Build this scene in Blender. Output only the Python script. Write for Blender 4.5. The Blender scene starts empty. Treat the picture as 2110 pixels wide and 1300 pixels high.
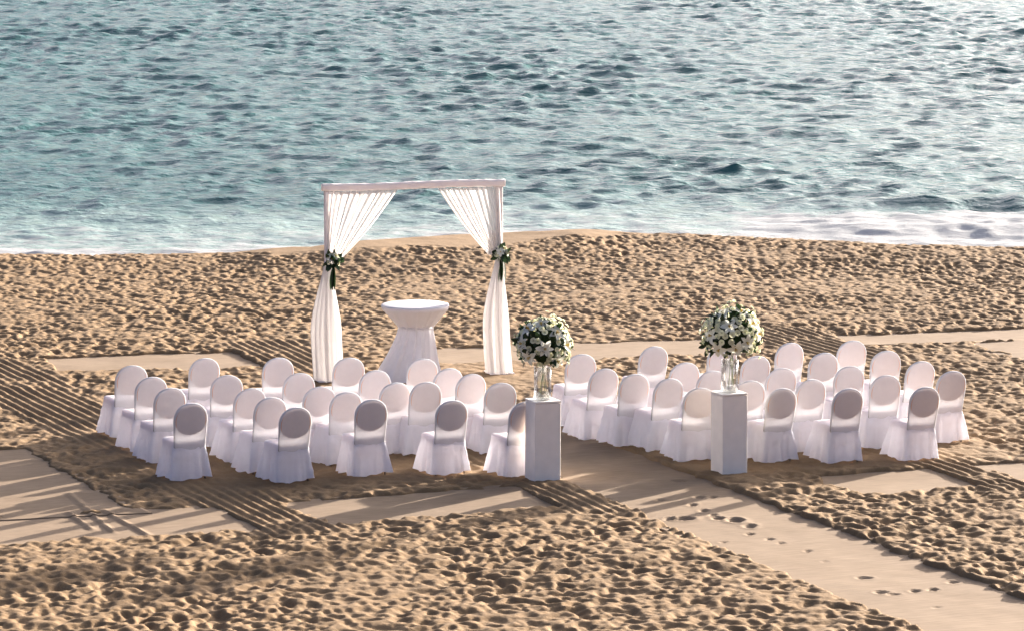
import bpy, math, random
import numpy as np
from mathutils import Vector, Matrix, Euler

random.seed(7)
rng = np.random.default_rng(11)
R = math.radians
scene = bpy.context.scene

# ------------------------------------------------------------------ camera
PW, PH = 2110.0, 1300.0
FPX = 8300.0                      # focal length in photo pixels
PITCH = R(7.8)                    # depression of the optical axis
CAM_H = 8.6                       # metres above the sand
cam_d = bpy.data.cameras.new('camera')
cam = bpy.data.objects.new('camera', cam_d)
scene.collection.objects.link(cam)
cam.location = (0, 0, CAM_H)
cam.rotation_euler = (math.pi / 2 - PITCH, 0, 0)
cam_d.sensor_width = 36.0
cam_d.lens = 36.0 * FPX / PW
cam_d.clip_start = 0.5
cam_d.clip_end = 20000
scene.camera = cam
scene.render.resolution_x, scene.render.resolution_y = 1024, 630

# ------------------------------------------------------------------ light
SUN_EL = R(11.4)
SUN_AZ = math.atan2(0.656, 0.755)            # from +Y towards +X
world = bpy.data.worlds.new('World')
scene.world = world
world.use_nodes = True
wn = world.node_tree
wn.nodes.clear()
w_out = wn.nodes.new('ShaderNodeOutputWorld')
w_bg = wn.nodes.new('ShaderNodeBackground')
w_sky = wn.nodes.new('ShaderNodeTexSky')
w_sky.sky_type = 'NISHITA'
w_sky.sun_disc = False
w_sky.sun_elevation = SUN_EL
w_sky.sun_rotation = SUN_AZ
w_sky.altitude = 0
w_sky.air_density = 0.33
w_sky.dust_density = 8.5
w_sky.ozone_density = 1.5
w_bg.inputs['Strength'].default_value = 0.118
wn.links.new(w_sky.outputs[0], w_bg.inputs[0])
wn.links.new(w_bg.outputs[0], w_out.inputs[0])

sun_d = bpy.data.lights.new('sun', 'SUN')
sun_d.energy = 5.0
sun_d.angle = R(0.55)
sun_d.color = (1.0, 0.90, 0.78)
sun = bpy.data.objects.new('sun', sun_d)
scene.collection.objects.link(sun)
to_sun = Vector((math.sin(SUN_AZ) * math.cos(SUN_EL), math.cos(SUN_AZ) * math.cos(SUN_EL), math.sin(SUN_EL)))
sun.rotation_euler = to_sun.to_track_quat('Z', 'Y').to_euler()
sun.location = (30, 60, 30)

vs = scene.view_settings
vs.view_transform = 'Standard'
vs.look = 'None'
vs.exposure = 2.12
vs.gamma = 1.0
vs.use_curve_mapping = False
scene.cycles.max_bounces = 10
scene.cycles.diffuse_bounces = 5
scene.cycles.transparent_max_bounces = 24
scene.cycles.transmission_bounces = 10
scene.cycles.caustics_reflective = False
scene.cycles.caustics_refractive = False

# ------------------------------------------------------------------ pixel -> place
def unproject(u, v, z=0.0):
    dx, dz = (u - PW / 2) / FPX, -(v - PH / 2) / FPX
    y = math.cos(PITCH) + dz * math.sin(PITCH)
    zz = -math.sin(PITCH) + dz * math.cos(PITCH)
    t = (z - CAM_H) / zz
    return np.array([dx * t, y * t])

TH = R(22.7)                                   # the aisle's heading, left of +Y
A_F = np.array([-math.sin(TH), math.cos(TH)])  # along the aisle, towards the arch
A_R = np.array([math.cos(TH), math.sin(TH)])   # to the right of it
def qp(u, v, z=0.0):
    g = unproject(u, v, z)
    return float(g @ A_R), float(g @ A_F)
def from_qp(q, p):
    return A_R * q + A_F * p

# ------------------------------------------------------------------ helpers
def link(o):
    scene.collection.objects.link(o)
    return o

def tag(o, label=None, cat=None, group=None, kind=None):
    if label: o['label'] = label
    if cat: o['category'] = cat
    if group: o['group'] = group
    if kind: o['kind'] = kind
    return o

def empty(name, loc=(0, 0, 0), rz=0.0):
    o = bpy.data.objects.new(name, None)
    o.empty_display_size = 0.1
    link(o)
    o.location = loc
    o.rotation_euler = (0, 0, rz)
    return o

def mesh_obj(name, mesh, mat=None, parent=None):
    o = bpy.data.objects.new(name, mesh)
    link(o)
    if mat is not None and not mesh.materials:
        mesh.materials.append(mat)
    if parent is not None:
        o.parent = parent
    return o

def fast_mesh(name, verts, quads, smooth=True):
    me = bpy.data.meshes.new(name)
    verts = np.ascontiguousarray(verts, dtype=np.float32)
    quads = np.ascontiguousarray(quads, dtype=np.int32)
    k = quads.shape[1]
    me.vertices.add(len(verts))
    me.vertices.foreach_set('co', verts.ravel())
    me.loops.add(quads.size)
    me.loops.foreach_set('vertex_index', quads.ravel())
    me.polygons.add(len(quads))
    me.polygons.foreach_set('loop_start', np.arange(0, quads.size, k, dtype=np.int32))
    me.polygons.foreach_set('loop_total', np.full(len(quads), k, dtype=np.int32))
    if smooth:
        me.polygons.foreach_set('use_smooth', np.ones(len(quads), dtype=bool))
    me.update(calc_edges=True)
    return me

def grid_quads(nr, nc, wrap=False):
    i, j = np.meshgrid(np.arange(nr - 1), np.arange(nc if wrap else nc - 1), indexing='ij')
    j2 = (j + 1) % nc
    return np.stack([i * nc + j, i * nc + j2, (i + 1) * nc + j2, (i + 1) * nc + j], -1).reshape(-1, 4)

def py_mesh(name, verts, faces, smooth=False):
    me = bpy.data.meshes.new(name)
    me.from_pydata([tuple(map(float, v)) for v in verts], [], faces)
    if smooth:
        for p in me.polygons: p.use_smooth = True
    me.update()
    return me

class MB:
    """collects simple shapes into one mesh"""
    def __init__(self): self.v, self.f = [], []
    def add(self, vs_, fs):
        b = len(self.v)
        self.v += [tuple(map(float, x)) for x in vs_]
        self.f += [tuple(b + i for i in f) for f in fs]
    def box(self, c, s, bev=0.0):
        cx, cy, cz = c; hx, hy, hz = s[0] / 2, s[1] / 2, s[2] / 2
        if bev <= 0:
            vv = [(cx + sx * hx, cy + sy * hy, cz + sz * hz) for sz in (-1, 1) for sx, sy in ((-1, -1), (1, -1), (1, 1), (-1, 1))]
            self.add(vv, [(3, 2, 1, 0), (4, 5, 6, 7), (0, 1, 5, 4), (1, 2, 6, 5), (2, 3, 7, 6), (3, 0, 4, 7)])
            return
        b = bev
        rings = []
        for z, k in ((-hz, b), (-hz + b, 0), (hz - b, 0), (hz, b)):
            rings.append([(cx + x, cy + y, cz + z) for x, y in
                          ((-hx + b + 0 * k, -hy + k), (hx - b, -hy + k), (hx - k, -hy + b), (hx - k, hy - b),
                           (hx - b, hy - k), (-hx + b, hy - k), (-hx + k, hy - b), (-hx + k, -hy + b))])
        vv = [p for r_ in rings for p in r_]
        ff = [tuple(range(7, -1, -1)), tuple(range(24, 32))]
        for i in range(3):
            for j in range(8):
                ff.append((i * 8 + j, i * 8 + (j + 1) % 8, i * 8 + 8 + (j + 1) % 8, i * 8 + 8 + j))
        self.add(vv, ff)
    def tube(self, pts, rad, n=8, cap=True):
        pts = [Vector(p) for p in pts]
        rads = rad if hasattr(rad, '__len__') else [rad] * len(pts)
        vv = []
        up = None
        for i, p in enumerate(pts):
            d = (pts[min(i + 1, len(pts) - 1)] - pts[max(i - 1, 0)]).normalized()
            if up is None:
                up = d.orthogonal().normalized()
            else:
                up = (up - d * up.dot(d)).normalized()
            s = d.cross(up)
            for k in range(n):
                a = 2 * math.pi * k / n
                vv.append(p + (up * math.cos(a) + s * math.sin(a)) * rads[i])
        ff = []
        for i in range(len(pts) - 1):
            for k in range(n):
                ff.append((i * n + k, i * n + (k + 1) % n, i * n + n + (k + 1) % n, i * n + n + k))
        if cap:
            ff.append(tuple(range(n - 1, -1, -1)))
            ff.append(tuple((len(pts) - 1) * n + k for k in range(n)))
        self.add(vv, ff)
    def lathe(self, prof, n=40, cap_bot=True, cap_top=True, c=(0, 0, 0)):
        vv = []
        for r_, z in prof:
            for k in range(n):
                a = 2 * math.pi * k / n
                vv.append((c[0] + r_ * math.cos(a), c[1] + r_ * math.sin(a), c[2] + z))
        ff = []
        for i in range(len(prof) - 1):
            for k in range(n):
                ff.append((i * n + k, i * n + (k + 1) % n, i * n + n + (k + 1) % n, i * n + n + k))
        if cap_bot: ff.append(tuple(range(n - 1, -1, -1)))
        if cap_top: ff.append(tuple((len(prof) - 1) * n + k for k in range(n)))
        self.add(vv, ff)
    def mesh(self, name, smooth=False):
        return py_mesh(name, self.v, self.f, smooth)
    def build(self, name, mat, parent=None, smooth=False):
        return mesh_obj(name, self.mesh(name, smooth), mat, parent)

# value noise ---------------------------------------------------------
_tab = rng.random(65536)
def _hash(ix, iy, seed):
    h = (ix.astype(np.int64) * 73856093) ^ (iy.astype(np.int64) * 19349663) ^ (seed * 83492791)
    h = (h ^ (h >> 13)) * 1274126177
    return _tab[(h ^ (h >> 16)) & 65535]
def vnoise(x, y, seed=0):
    ix, iy = np.floor(x), np.floor(y)
    fx, fy = x - ix, y - iy
    fx = fx * fx * fx * (fx * (fx * 6 - 15) + 10); fy = fy * fy * fy * (fy * (fy * 6 - 15) + 10)
    a, b = _hash(ix, iy, seed), _hash(ix + 1, iy, seed)
    c, d = _hash(ix, iy + 1, seed), _hash(ix + 1, iy + 1, seed)
    return (a + (b - a) * fx) * (1 - fy) + (c + (d - c) * fx) * fy
def fbm(x, y, seed=0, oct_=4, gain=0.5):
    s, amp, tot = 0, 1.0, 0
    for i in range(oct_):
        s = s + amp * vnoise(x * 2 ** i, y * 2 ** i, seed + i * 17); tot += amp; amp *= gain
    return s / tot
def sstep(a, b, x):
    t = np.clip((x - a) / (b - a), 0, 1)
    return t * t * (3 - 2 * t)

# ------------------------------------------------------------------ materials
def new_mat(name):
    m = bpy.data.materials.new(name); m.use_nodes = True
    nt = m.node_tree; nt.nodes.clear()
    out = nt.nodes.new('ShaderNodeOutputMaterial')
    return m, nt, out
def N(nt, t, **kw):
    n = nt.nodes.new(t)
    for k, v in kw.items():
        if k in n.inputs: n.inputs[k].default_value = v
        else: setattr(n, k, v)
    return n
def ramp(nt, stops, fac=None, interp='LINEAR'):
    n = nt.nodes.new('ShaderNodeValToRGB')
    n.color_ramp.interpolation = interp
    els = n.color_ramp.elements
    while len(els) < len(stops): els.new(0.5)
    for e, (p, c) in zip(els, stops):
        e.position = p; e.color = (*c, 1) if len(c) == 3 else c
    if fac is not None: nt.links.new(fac, n.inputs[0])
    return n

def mat_plain(name, col, rough=0.6, spec=0.3, noise=0.0, nscale=20, bump=0.0):
    m, nt, out = new_mat(name)
    b = N(nt, 'ShaderNodeBsdfPrincipled', Roughness=rough)
    b.inputs['Specular IOR Level'].default_value = spec
    b.inputs['Base Color'].default_value = (*col, 1)
    if noise or bump:
        tc = N(nt, 'ShaderNodeTexCoord')
        nz = N(nt, 'ShaderNodeTexNoise', Scale=nscale, Detail=4.0)
        nt.links.new(tc.outputs['Object'], nz.inputs['Vector'])
        if noise:
            lo = tuple(c * (1 - noise) for c in col); hi = tuple(min(1, c * (1 + noise)) for c in col)
            r_ = ramp(nt, [(0.3, lo), (0.7, hi)], nz.outputs[0])
            nt.links.new(r_.outputs[0], b.inputs['Base Color'])
        if bump:
            bp = N(nt, 'ShaderNodeBump', Strength=bump, Distance=0.01)
            nt.links.new(nz.outputs[0], bp.inputs['Height']); nt.links.new(bp.outputs[0], b.inputs['Normal'])
    nt.links.new(b.outputs[0], out.inputs[0])
    return m

def mat_cloth(name, col, transl=0.4, transp=0.05, wave=None, bump=0.15):
    m, nt, out = new_mat(name)
    tc = N(nt, 'ShaderNodeTexCoord')
    nz = N(nt, 'ShaderNodeTexNoise', Scale=9.0, Detail=5.0, Roughness=0.6)
    nt.links.new(tc.outputs['Object'], nz.inputs['Vector'])
    r_ = ramp(nt, [(0.3, tuple(c * 0.95 for c in col)), (0.7, col)], nz.outputs[0])
    bp = N(nt, 'ShaderNodeBump', Strength=bump, Distance=0.02)
    nt.links.new(nz.outputs[0], bp.inputs['Height'])
    d = N(nt, 'ShaderNodeBsdfDiffuse'); t = N(nt, 'ShaderNodeBsdfTranslucent'); tr = N(nt, 'ShaderNodeBsdfTransparent')
    for s in (d, t):
        nt.links.new(r_.outputs[0], s.inputs['Color']); nt.links.new(bp.outputs[0], s.inputs['Normal'])
    m1 = N(nt, 'ShaderNodeMixShader'); m1.inputs[0].default_value = transl
    nt.links.new(d.outputs[0], m1.inputs[1]); nt.links.new(t.outputs[0], m1.inputs[2])
    m2 = N(nt, 'ShaderNodeMixShader'); m2.inputs[0].default_value = transp
    nt.links.new(m1.outputs[0], m2.inputs[1]); nt.links.new(tr.outputs[0], m2.inputs[2])
    nt.links.new(m2.outputs[0], out.inputs[0])
    return m

def mat_sand(name, c1, c2):
    m, nt, out = new_mat(name)
    geo = N(nt, 'ShaderNodeNewGeometry')
    b = N(nt, 'ShaderNodeBsdfPrincipled', Roughness=0.95)
    b.inputs['Specular IOR Level'].default_value = 0.1
    n1 = N(nt, 'ShaderNodeTexNoise', Scale=0.9, Detail=6.0, Roughness=0.6)
    n2 = N(nt, 'ShaderNodeTexNoise', Scale=45.0, Detail=6.0, Roughness=0.7)
    nt.links.new(geo.outputs['Position'], n1.inputs['Vector'])
    nt.links.new(geo.outputs['Position'], n2.inputs['Vector'])
    r1 = ramp(nt, [(0.3, c1), (0.7, c2)], n1.outputs[0])
    r2 = ramp(nt, [(0.3, (0.80, 0.80, 0.80)), (0.7, (1.05, 1.05, 1.05))], n2.outputs[0])
    mx = N(nt, 'ShaderNodeMix', data_type='RGBA', blend_type='MULTIPLY'); mx.inputs[0].default_value = 1.0
    nt.links.new(r1.outputs[0], mx.inputs[6]); nt.links.new(r2.outputs[0], mx.inputs[7])
    wet = N(nt, 'ShaderNodeAttribute', attribute_name='wet')
    mw = N(nt, 'ShaderNodeMix', data_type='RGBA', blend_type='MULTIPLY')
    mw.inputs[7].default_value = (0.62, 0.58, 0.55, 1)
    nt.links.new(wet.outputs['Fac'], mw.inputs[0]); nt.links.new(mx.outputs[2], mw.inputs[6])
    nt.links.new(mw.outputs[2], b.inputs['Base Color'])
    n3 = N(nt, 'ShaderNodeTexNoise', Scale=14.0, Detail=5.0, Roughness=0.65)
    nt.links.new(geo.outputs['Position'], n3.inputs['Vector'])
    bp = N(nt, 'ShaderNodeBump', Strength=0.35, Distance=0.03)
    nt.links.new(n3.outputs[0], bp.inputs['Height']); nt.links.new(bp.outputs[0], b.inputs['Normal'])
    nt.links.new(b.outputs[0], out.inputs[0])
    return m

def mat_mat(name):
    """sand-coloured woven beach matting: fine ribs across its length (object X)"""
    m, nt, out = new_mat(name)
    tc = N(nt, 'ShaderNodeTexCoord')
    b = N(nt, 'ShaderNodeBsdfPrincipled', Roughness=0.9)
    b.inputs['Specular IOR Level'].default_value = 0.15
    n1 = N(nt, 'ShaderNodeTexNoise', Scale=1.3, Detail=6.0, Roughness=0.62)
    mp = N(nt, 'ShaderNodeMapping'); mp.inputs['Scale'].default_value = (1.2, 14.0, 1.0)
    n2 = N(nt, 'ShaderNodeTexNoise', Scale=2.0, Detail=4.0)
    nt.links.new(tc.outputs['Object'], n1.inputs['Vector'])
    nt.links.new(tc.outputs['Object'], mp.inputs['Vector']); nt.links.new(mp.outputs[0], n2.inputs['Vector'])
    r1 = ramp(nt, [(0.28, (0.224, 0.154, 0.096)), (0.72, (0.277, 0.199, 0.132))], n1.outputs[0])
    r2 = ramp(nt, [(0.3, (0.82, 0.81, 0.79)), (0.7, (1.06, 1.06, 1.06))], n2.outputs[0])
    mx = N(nt, 'ShaderNodeMix', data_type='RGBA', blend_type='MULTIPLY'); mx.inputs[0].default_value = 1.0
    nt.links.new(r1.outputs[0], mx.inputs[6]); nt.links.new(r2.outputs[0], mx.inputs[7])
    nt.links.new(mx.outputs[2], b.inputs['Base Color'])
    wv = N(nt, 'ShaderNodeTexWave', wave_type='BANDS', bands_direction='Y', Scale=9.0, Distortion=0.6, Detail=2.0)
    nt.links.new(tc.outputs['Object'], wv.inputs['Vector'])
    bp = N(nt, 'ShaderNodeBump', Strength=0.2, Distance=0.01)
    nt.links.new(wv.outputs[0], bp.inputs['Height']); nt.links.new(bp.outputs[0], b.inputs['Normal'])
    nt.links.new(b.outputs[0], out.inputs[0])
    return m

def mat_sea(name):
    m, nt, out = new_mat(name)
    geo = N(nt, 'ShaderNodeNewGeometry')
    b = N(nt, 'ShaderNodeBsdfPrincipled', Roughness=0.12, IOR=1.33)
    b.inputs['Specular IOR Level'].default_value = 0.25
    sh = N(nt, 'ShaderNodeAttribute', attribute_name='shallow')
    fo = N(nt, 'ShaderNodeAttribute', attribute_name='foam')
    nb = N(nt, 'ShaderNodeTexNoise', Scale=0.12, Detail=3.0)
    nt.links.new(geo.outputs['Position'], nb.inputs['Vector'])
    deep = ramp(nt, [(0.3, (0.008, 0.084, 0.078)), (0.7, (0.018, 0.112, 0.101))], nb.outputs[0])
    mc = N(nt, 'ShaderNodeMix', data_type='RGBA')
    mc.inputs[7].default_value = (0.20, 0.30, 0.27, 1)
    nt.links.new(sh.outputs['Fac'], mc.inputs[0]); nt.links.new(deep.outputs[0], mc.inputs[6])
    nt.links.new(mc.outputs[2], b.inputs['Base Color'])
    mp = N(nt, 'ShaderNodeMapping'); mp.inputs['Scale'].default_value = (0.8, 1.3, 1.0)
    nt.links.new(geo.outputs['Position'], mp.inputs['Vector'])
    n1 = N(nt, 'ShaderNodeTexNoise', Scale=4.6, Detail=5.0, Roughness=0.55)
    nt.links.new(mp.outputs[0], n1.inputs['Vector'])
    bp = N(nt, 'ShaderNodeBump', Strength=0.75, Distance=0.10)
    nt.links.new(n1.outputs[0], bp.inputs['Height']); nt.links.new(bp.outputs[0], b.inputs['Normal'])
    # foam: broken up by a noise so that its edge is lacy
    nf = N(nt, 'ShaderNodeTexNoise', Scale=2.6, Detail=8.0, Roughness=0.7)
    nt.links.new(mp.outputs[0], nf.inputs['Vector'])
    add = N(nt, 'ShaderNodeMath', operation='ADD')
    nt.links.new(fo.outputs['Fac'], add.inputs[0]); nt.links.new(nf.outputs[0], add.inputs[1])
    fr = ramp(nt, [(0.0, (0, 0, 0)), (0.98, (0, 0, 0)), (1.0, (1, 1, 1))], None)
    mr = N(nt, 'ShaderNodeMapRange'); mr.inputs['From Min'].default_value = 0.86; mr.inputs['From Max'].default_value = 1.12
    nt.links.new(add.outputs[0], mr.inputs['Value'])
    fd = N(nt, 'ShaderNodeBsdfPrincipled', Roughness=0.75)
    fd.inputs['Base Color'].default_value = (0.60, 0.605, 0.61, 1)
    bp2 = N(nt, 'ShaderNodeBump', Strength=0.45, Distance=0.10)
    nt.links.new(nf.outputs[0], bp2.inputs['Height']); nt.links.new(bp2.outputs[0], fd.inputs['Normal'])
    ft = N(nt, 'ShaderNodeBsdfTranslucent'); ft.inputs['Color'].default_value = (0.62, 0.60, 0.63, 1)
    nt.links.new(bp2.outputs[0], ft.inputs['Normal'])
    fm = N(nt, 'ShaderNodeMixShader'); fm.inputs[0].default_value = 0.4
    nt.links.new(fd.outputs[0], fm.inputs[1]); nt.links.new(ft.outputs[0], fm.inputs[2])
    mix = N(nt, 'ShaderNodeMixShader')
    nt.links.new(mr.outputs[0], mix.inputs[0]); nt.links.new(b.outputs[0], mix.inputs[1]); nt.links.new(fm.outputs[0], mix.inputs[2])
    nt.links.new(mix.outputs[0], out.inputs[0])
    nt.nodes.remove(fr)
    return m

def mat_glass(name):
    m, nt, out = new_mat(name)
    # thin clear glass: mostly see-through, with a Fresnel gloss
    tr = N(nt, 'ShaderNodeBsdfTransparent'); tr.inputs['Color'].default_value = (0.98, 0.985, 0.98, 1)
    gl = N(nt, 'ShaderNodeBsdfGlossy', Roughness=0.03)
    lw = N(nt, 'ShaderNodeLayerWeight', Blend=0.35)
    mp = N(nt, 'ShaderNodeMapRange'); mp.inputs['To Min'].default_value = 0.06; mp.inputs['To Max'].default_value = 0.6
    nt.links.new(lw.outputs['Fresnel'], mp.inputs['Value'])
    mx = N(nt, 'ShaderNodeMixShader'); nt.links.new(mp.outputs[0], mx.inputs[0])
    nt.links.new(tr.outputs[0], mx.inputs[1]); nt.links.new(gl.outputs[0], mx.inputs[2])
    nt.links.new(mx.outputs[0], out.inputs[0])
    return m

def mat_leaf(name, col, transl=0.25, rough=0.45):
    m, nt, out = new_mat(name)
    tc = N(nt, 'ShaderNodeTexCoord'); oi = N(nt, 'ShaderNodeObjectInfo')
    b = N(nt, 'ShaderNodeBsdfPrincipled', Roughness=rough)
    b.inputs['Specular IOR Level'].default_value = 0.35
    t = N(nt, 'ShaderNodeBsdfTranslucent')
    r_ = ramp(nt, [(0.0, tuple(c * 0.7 for c in col)), (1.0, tuple(min(1, c * 1.15) for c in col))], oi.outputs['Random'])
    nt.links.new(r_.outputs[0], b.inputs['Base Color']); nt.links.new(r_.outputs[0], t.inputs['Color'])
    mx = N(nt, 'ShaderNodeMixShader'); mx.inputs[0].default_value = transl
    nt.links.new(b.outputs[0], mx.inputs[1]); nt.links.new(t.outputs[0], mx.inputs[2])
    nt.links.new(mx.outputs[0], out.inputs[0])
    return m

M = dict(
    sand=mat_sand('sand', (0.210, 0.134, 0.070), (0.250, 0.163, 0.090)),
    mat=mat_mat('woven_matting'),
    sea=mat_sea('sea_water'),
    cover=mat_cloth('chair_cover_cloth', (0.90, 0.895, 0.91), transl=0.20, transp=0.20, bump=0.2),
    skirt=mat_cloth('chair_skirt_cloth', (0.91, 0.90, 0.945), transl=0.42, transp=0.0, bump=0.6),
    sheer=mat_cloth('sheer_drape', (0.74, 0.715, 0.70), transl=0.42, transp=0.18, bump=0.1),
    tablecloth=mat_cloth('table_cloth', (0.80, 0.775, 0.79), transl=0.25, transp=0.0, bump=0.2),
    wrap=mat_cloth('beam_wrap_cloth', (0.82, 0.76, 0.74), transl=0.2, transp=0.0, bump=0.4),
    pad=mat_plain('backrest_vinyl', (0.76, 0.49, 0.35), 0.6, 0.3, 0.1),
    metal=mat_plain('chair_tube', (0.16, 0.12, 0.10), 0.4, 0.5),
    foot=mat_plain('rubber_foot', (0.03, 0.025, 0.02), 0.7),
    plinth=mat_plain('plinth_paint', (0.90, 0.83, 0.75), 0.55, 0.3, 0.04, 6, 0.05),
    post=mat_plain('post_paint', (0.74, 0.68, 0.66), 0.6, 0.3, 0.05, 8),
    glass=mat_glass('clear_glass'),
    leaf=mat_leaf('dark_leaf', (0.020, 0.042, 0.016)),
    leaf2=mat_leaf('fresh_leaf', (0.085, 0.13, 0.035)),
    petal=mat_leaf('white_petal', (0.84, 0.84, 0.72), 0.3, 0.6),
    rose=mat_leaf('cream_petal', (0.82, 0.82, 0.60), 0.25, 0.6),
    yellow=mat_plain('stamen', (0.55, 0.38, 0.05), 0.7),
    stem=mat_plain('stem_green', (0.30, 0.38, 0.18), 0.5),
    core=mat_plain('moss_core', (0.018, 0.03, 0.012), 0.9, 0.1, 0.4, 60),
)

# ------------------------------------------------------------------ layout of mats and raked strips (aisle frame q,p)
# each mat: four corner points on the sand in the aisle frame
def quad_px(pts):                      # corners from photo pixels that lie on the sand
    return [qp(u, v) for u, v in pts]
def seg(p0, p1, q0, q1, wbot, dq0=0.0, dq1=0.0):
    return None
MATS = []      # (name, label, corners q,p: near-left, near-right, far-right, far-left)
AISLE = [(19.07, 31.0), (20.86, 31.0), (20.74, 49.3), (19.22, 49.3)]
MATS.append(('aisle_mat', 'long sand coloured woven mat forming the aisle between the chair blocks', AISLE))
FM1 = [(5.0, 43.60), (14.72, 42.62), (14.72, 44.20), (5.0, 45.30)]
FM2 = [(15.62, 42.60), (18.46, 42.58), (18.46, 44.10), (15.62, 44.12)]
FM3 = [(22.05, 41.98), (23.62, 41.88), (23.62, 43.25), (22.05, 43.35)]
FM4 = [(24.30, 41.80), (33.0, 41.30), (33.0, 42.75), (24.30, 43.22)]
BM1 = [(16.00, 54.85), (18.88, 54.45), (18.95, 56.05), (16.15, 56.42)]
BM2 = [(21.2, 53.72), (25.85, 53.10), (26.0, 54.52), (21.4, 55.2)]
BM3 = [(27.80, 52.95), (38.0, 51.4), (38.0, 52.75), (27.95, 54.05)]
SM2 = [(12.1, 44.55), (13.75, 44.30), (13.70, 48.9), (12.1, 49.1)]
SM = [(29.45, 40.0), (31.0, 40.0), (31.0, 52.36), (29.45, 52.60)]
MATS += [
    ('cross_mat', 'sand coloured mat behind the chairs, running on past the chair group into shadow', FM1),
    ('cross_mat', 'sand coloured mat behind the chairs between two raked tracks, beside plinth', FM2),
    ('cross_mat', 'short sand coloured mat behind the chairs right of the aisle facing the arch', FM3),
    ('cross_mat', 'sand coloured mat beyond the raked track, past the chairs right of aisle', FM4),
    ('cross_mat', 'short sand coloured mat on the sea side, before the raked track beside arch', BM1),
    ('cross_mat', 'sand coloured mat on the sea side crossing between arch and the chairs', BM2),
    ('cross_mat', 'long sand coloured mat on the sea side, meeting the side path mat', BM3),
    ('side_mat', 'sand coloured mat beside the raked track, in the shadow of the chairs', SM2),
    ('side_mat', 'sand coloured side path mat running inland from the sea side mat', SM),
]
# raked tracks: q of both edges at p=43 and p=56, p range
STRIPS = [((14.60, 15.75), (14.35, 15.75), 42.2, 58.2),
          ((18.42, 19.12), (19.00, 20.15), 41.9, 56.8),
          ((26.55, 27.80), (26.70, 27.95), 51.8, 55.0),
          ((23.55, 24.35), (23.55, 24.35), 41.3, 45.0)]

def q_of(pts, p, side):                # edge of a mat at height p (arrays)
    a, b = (pts[0], pts[3]) if side == 'L' else (pts[1], pts[2])
    return a[0] + (b[0] - a[0]) * (p - a[1]) / (b[1] - a[1])
def p_of(pts, q, side):
    a, b = (pts[0], pts[1]) if side == 'N' else (pts[3], pts[2])
    return a[1] + (b[1] - a[1]) * (q - a[0]) / (b[0] - a[0])
def mat_dist(pts, q, p):               # >0 inside, metres to the nearest edge
    return np.minimum(np.minimum(q - q_of(pts, p, 'L'), q_of(pts, p, 'R') - q),
                      np.minimum(p - p_of(pts, q, 'N'), p_of(pts, q, 'F') - p))

# chairs: tops of the backs as read from the photo, files from left to right, rows from the sea backwards
CH_H = 0.93
FILES = [
    [(270, 753), (314, 779), (353, 802), (397, 834)],
    [(422, 740), (467, 774), (517, 801), (557, 823), (612, 838)],
    [(574, 740), (616, 768), (661, 795), (716, 806), (770, 828)],
    [(717, 736), (773, 765), (817, 785), (876, 788), (934, 823)],
    [(869, 734), (926, 759), (973, 770), (1031, 780), (1082, 825)],
    [(1199, 730), (1245, 753), (1310, 769), (1378, 778), (1442, 801)],
    [(1347, 715), (1413, 749), (1467, 766), (1547, 786), (1611, 803)],
    [(1490, 713), (1556, 734), (1609, 759), (1674, 782), (1749, 803)],
    [(1632, 710), (1698, 727), (1755, 755), (1828, 776), (1907, 798)],
    [(1759, 702), (1829, 722), (1896, 745), (1965, 765)],
]

# ------------------------------------------------------------------ sand
def axis(lo, hi, step, far_lo, far_hi, grow=1.35, slow=1.35):
    mid = list(np.arange(lo, hi + 1e-6, step))
    s, x, left = step, lo, []
    while x > far_lo:
        s *= slow if s < 0.16 else grow; x -= s; left.append(max(x, far_lo))
    s, x, right = step, mid[-1], []
    while x < far_hi:
        s *= slow if s < 0.16 else grow; x += s; right.append(min(x, far_hi))
    return np.array(left[::-1] + mid + right)

FX0, FX1, FY0, FY1 = -9.7, 9.7, 38.4, 74.5
gx = axis(FX0, FX1, 0.0212, -900, 900, 1.3, 1.05)
_ym, _y = [], FY0
while _y < FY1:
    _ym.append(_y); _y += 0.029 + 0.014 * (_y - FY0) / (FY1 - FY0)
_lo = axis(FY0, FY0 + 0.2, 0.03, -120, FY0 + 0.2, 1.3, 1.05); _lo = _lo[_lo < FY0 - 1e-6]
_hi = axis(FY1 - 0.2, _ym[-1], 0.05, FY1 - 0.2, 79.0, 1.3); _hi = _hi[_hi > _ym[-1] + 0.02]
gy = np.concatenate([_lo, np.array(_ym), _hi])
X, Y = np.meshgrid(gx, gy)               # rows = y
Qg, Pg = X * A_R[0] + Y * A_R[1], X * A_F[0] + Y * A_F[1]

# crest of the berm (seen against the water) and limit of the trampled sand, from the photo
crest_px = [(-900, 531), (0, 530), (300, 528), (640, 521), (800, 505), (950, 489), (1200, 487), (1400, 490), (1600, 499), (1800, 511), (2110, 515), (3000, 516)]
foot_px = [(-900, 500), (0, 500), (420, 515), (560, 532), (640, 530), (1000, 527), (1150, 510), (1250, 497), (1400, 480), (3000, 480)]
def line_y(px):
    pts = np.array([unproject(u, v) for u, v in px])
    return lambda x: np.interp(x, pts[:, 0], pts[:, 1])
crest_y, foot_y = line_y(crest_px), line_y(foot_px)

base = (fbm(X / 3.1, Y / 3.1, 3, 4) - 0.5) * 0.10 + (fbm(X / 0.6, Y / 0.6, 5, 3) - 0.5) * 0.03
pit = np.full(X.shape, 0.022)
ix0, iy0 = np.searchsorted(gx, FX0 - 1e-3), np.searchsorted(gy, FY0 - 1e-3)
ix1, iy1 = np.searchsorted(gx, FX1), np.searchsorted(gy, FY1)
area = (FX1 - FX0) * (FY1 - FY0)
npits = int(area * 120)
px_, py_ = rng.uniform(FX0, FX1, npits), rng.uniform(FY0, FY1, npits)
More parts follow.
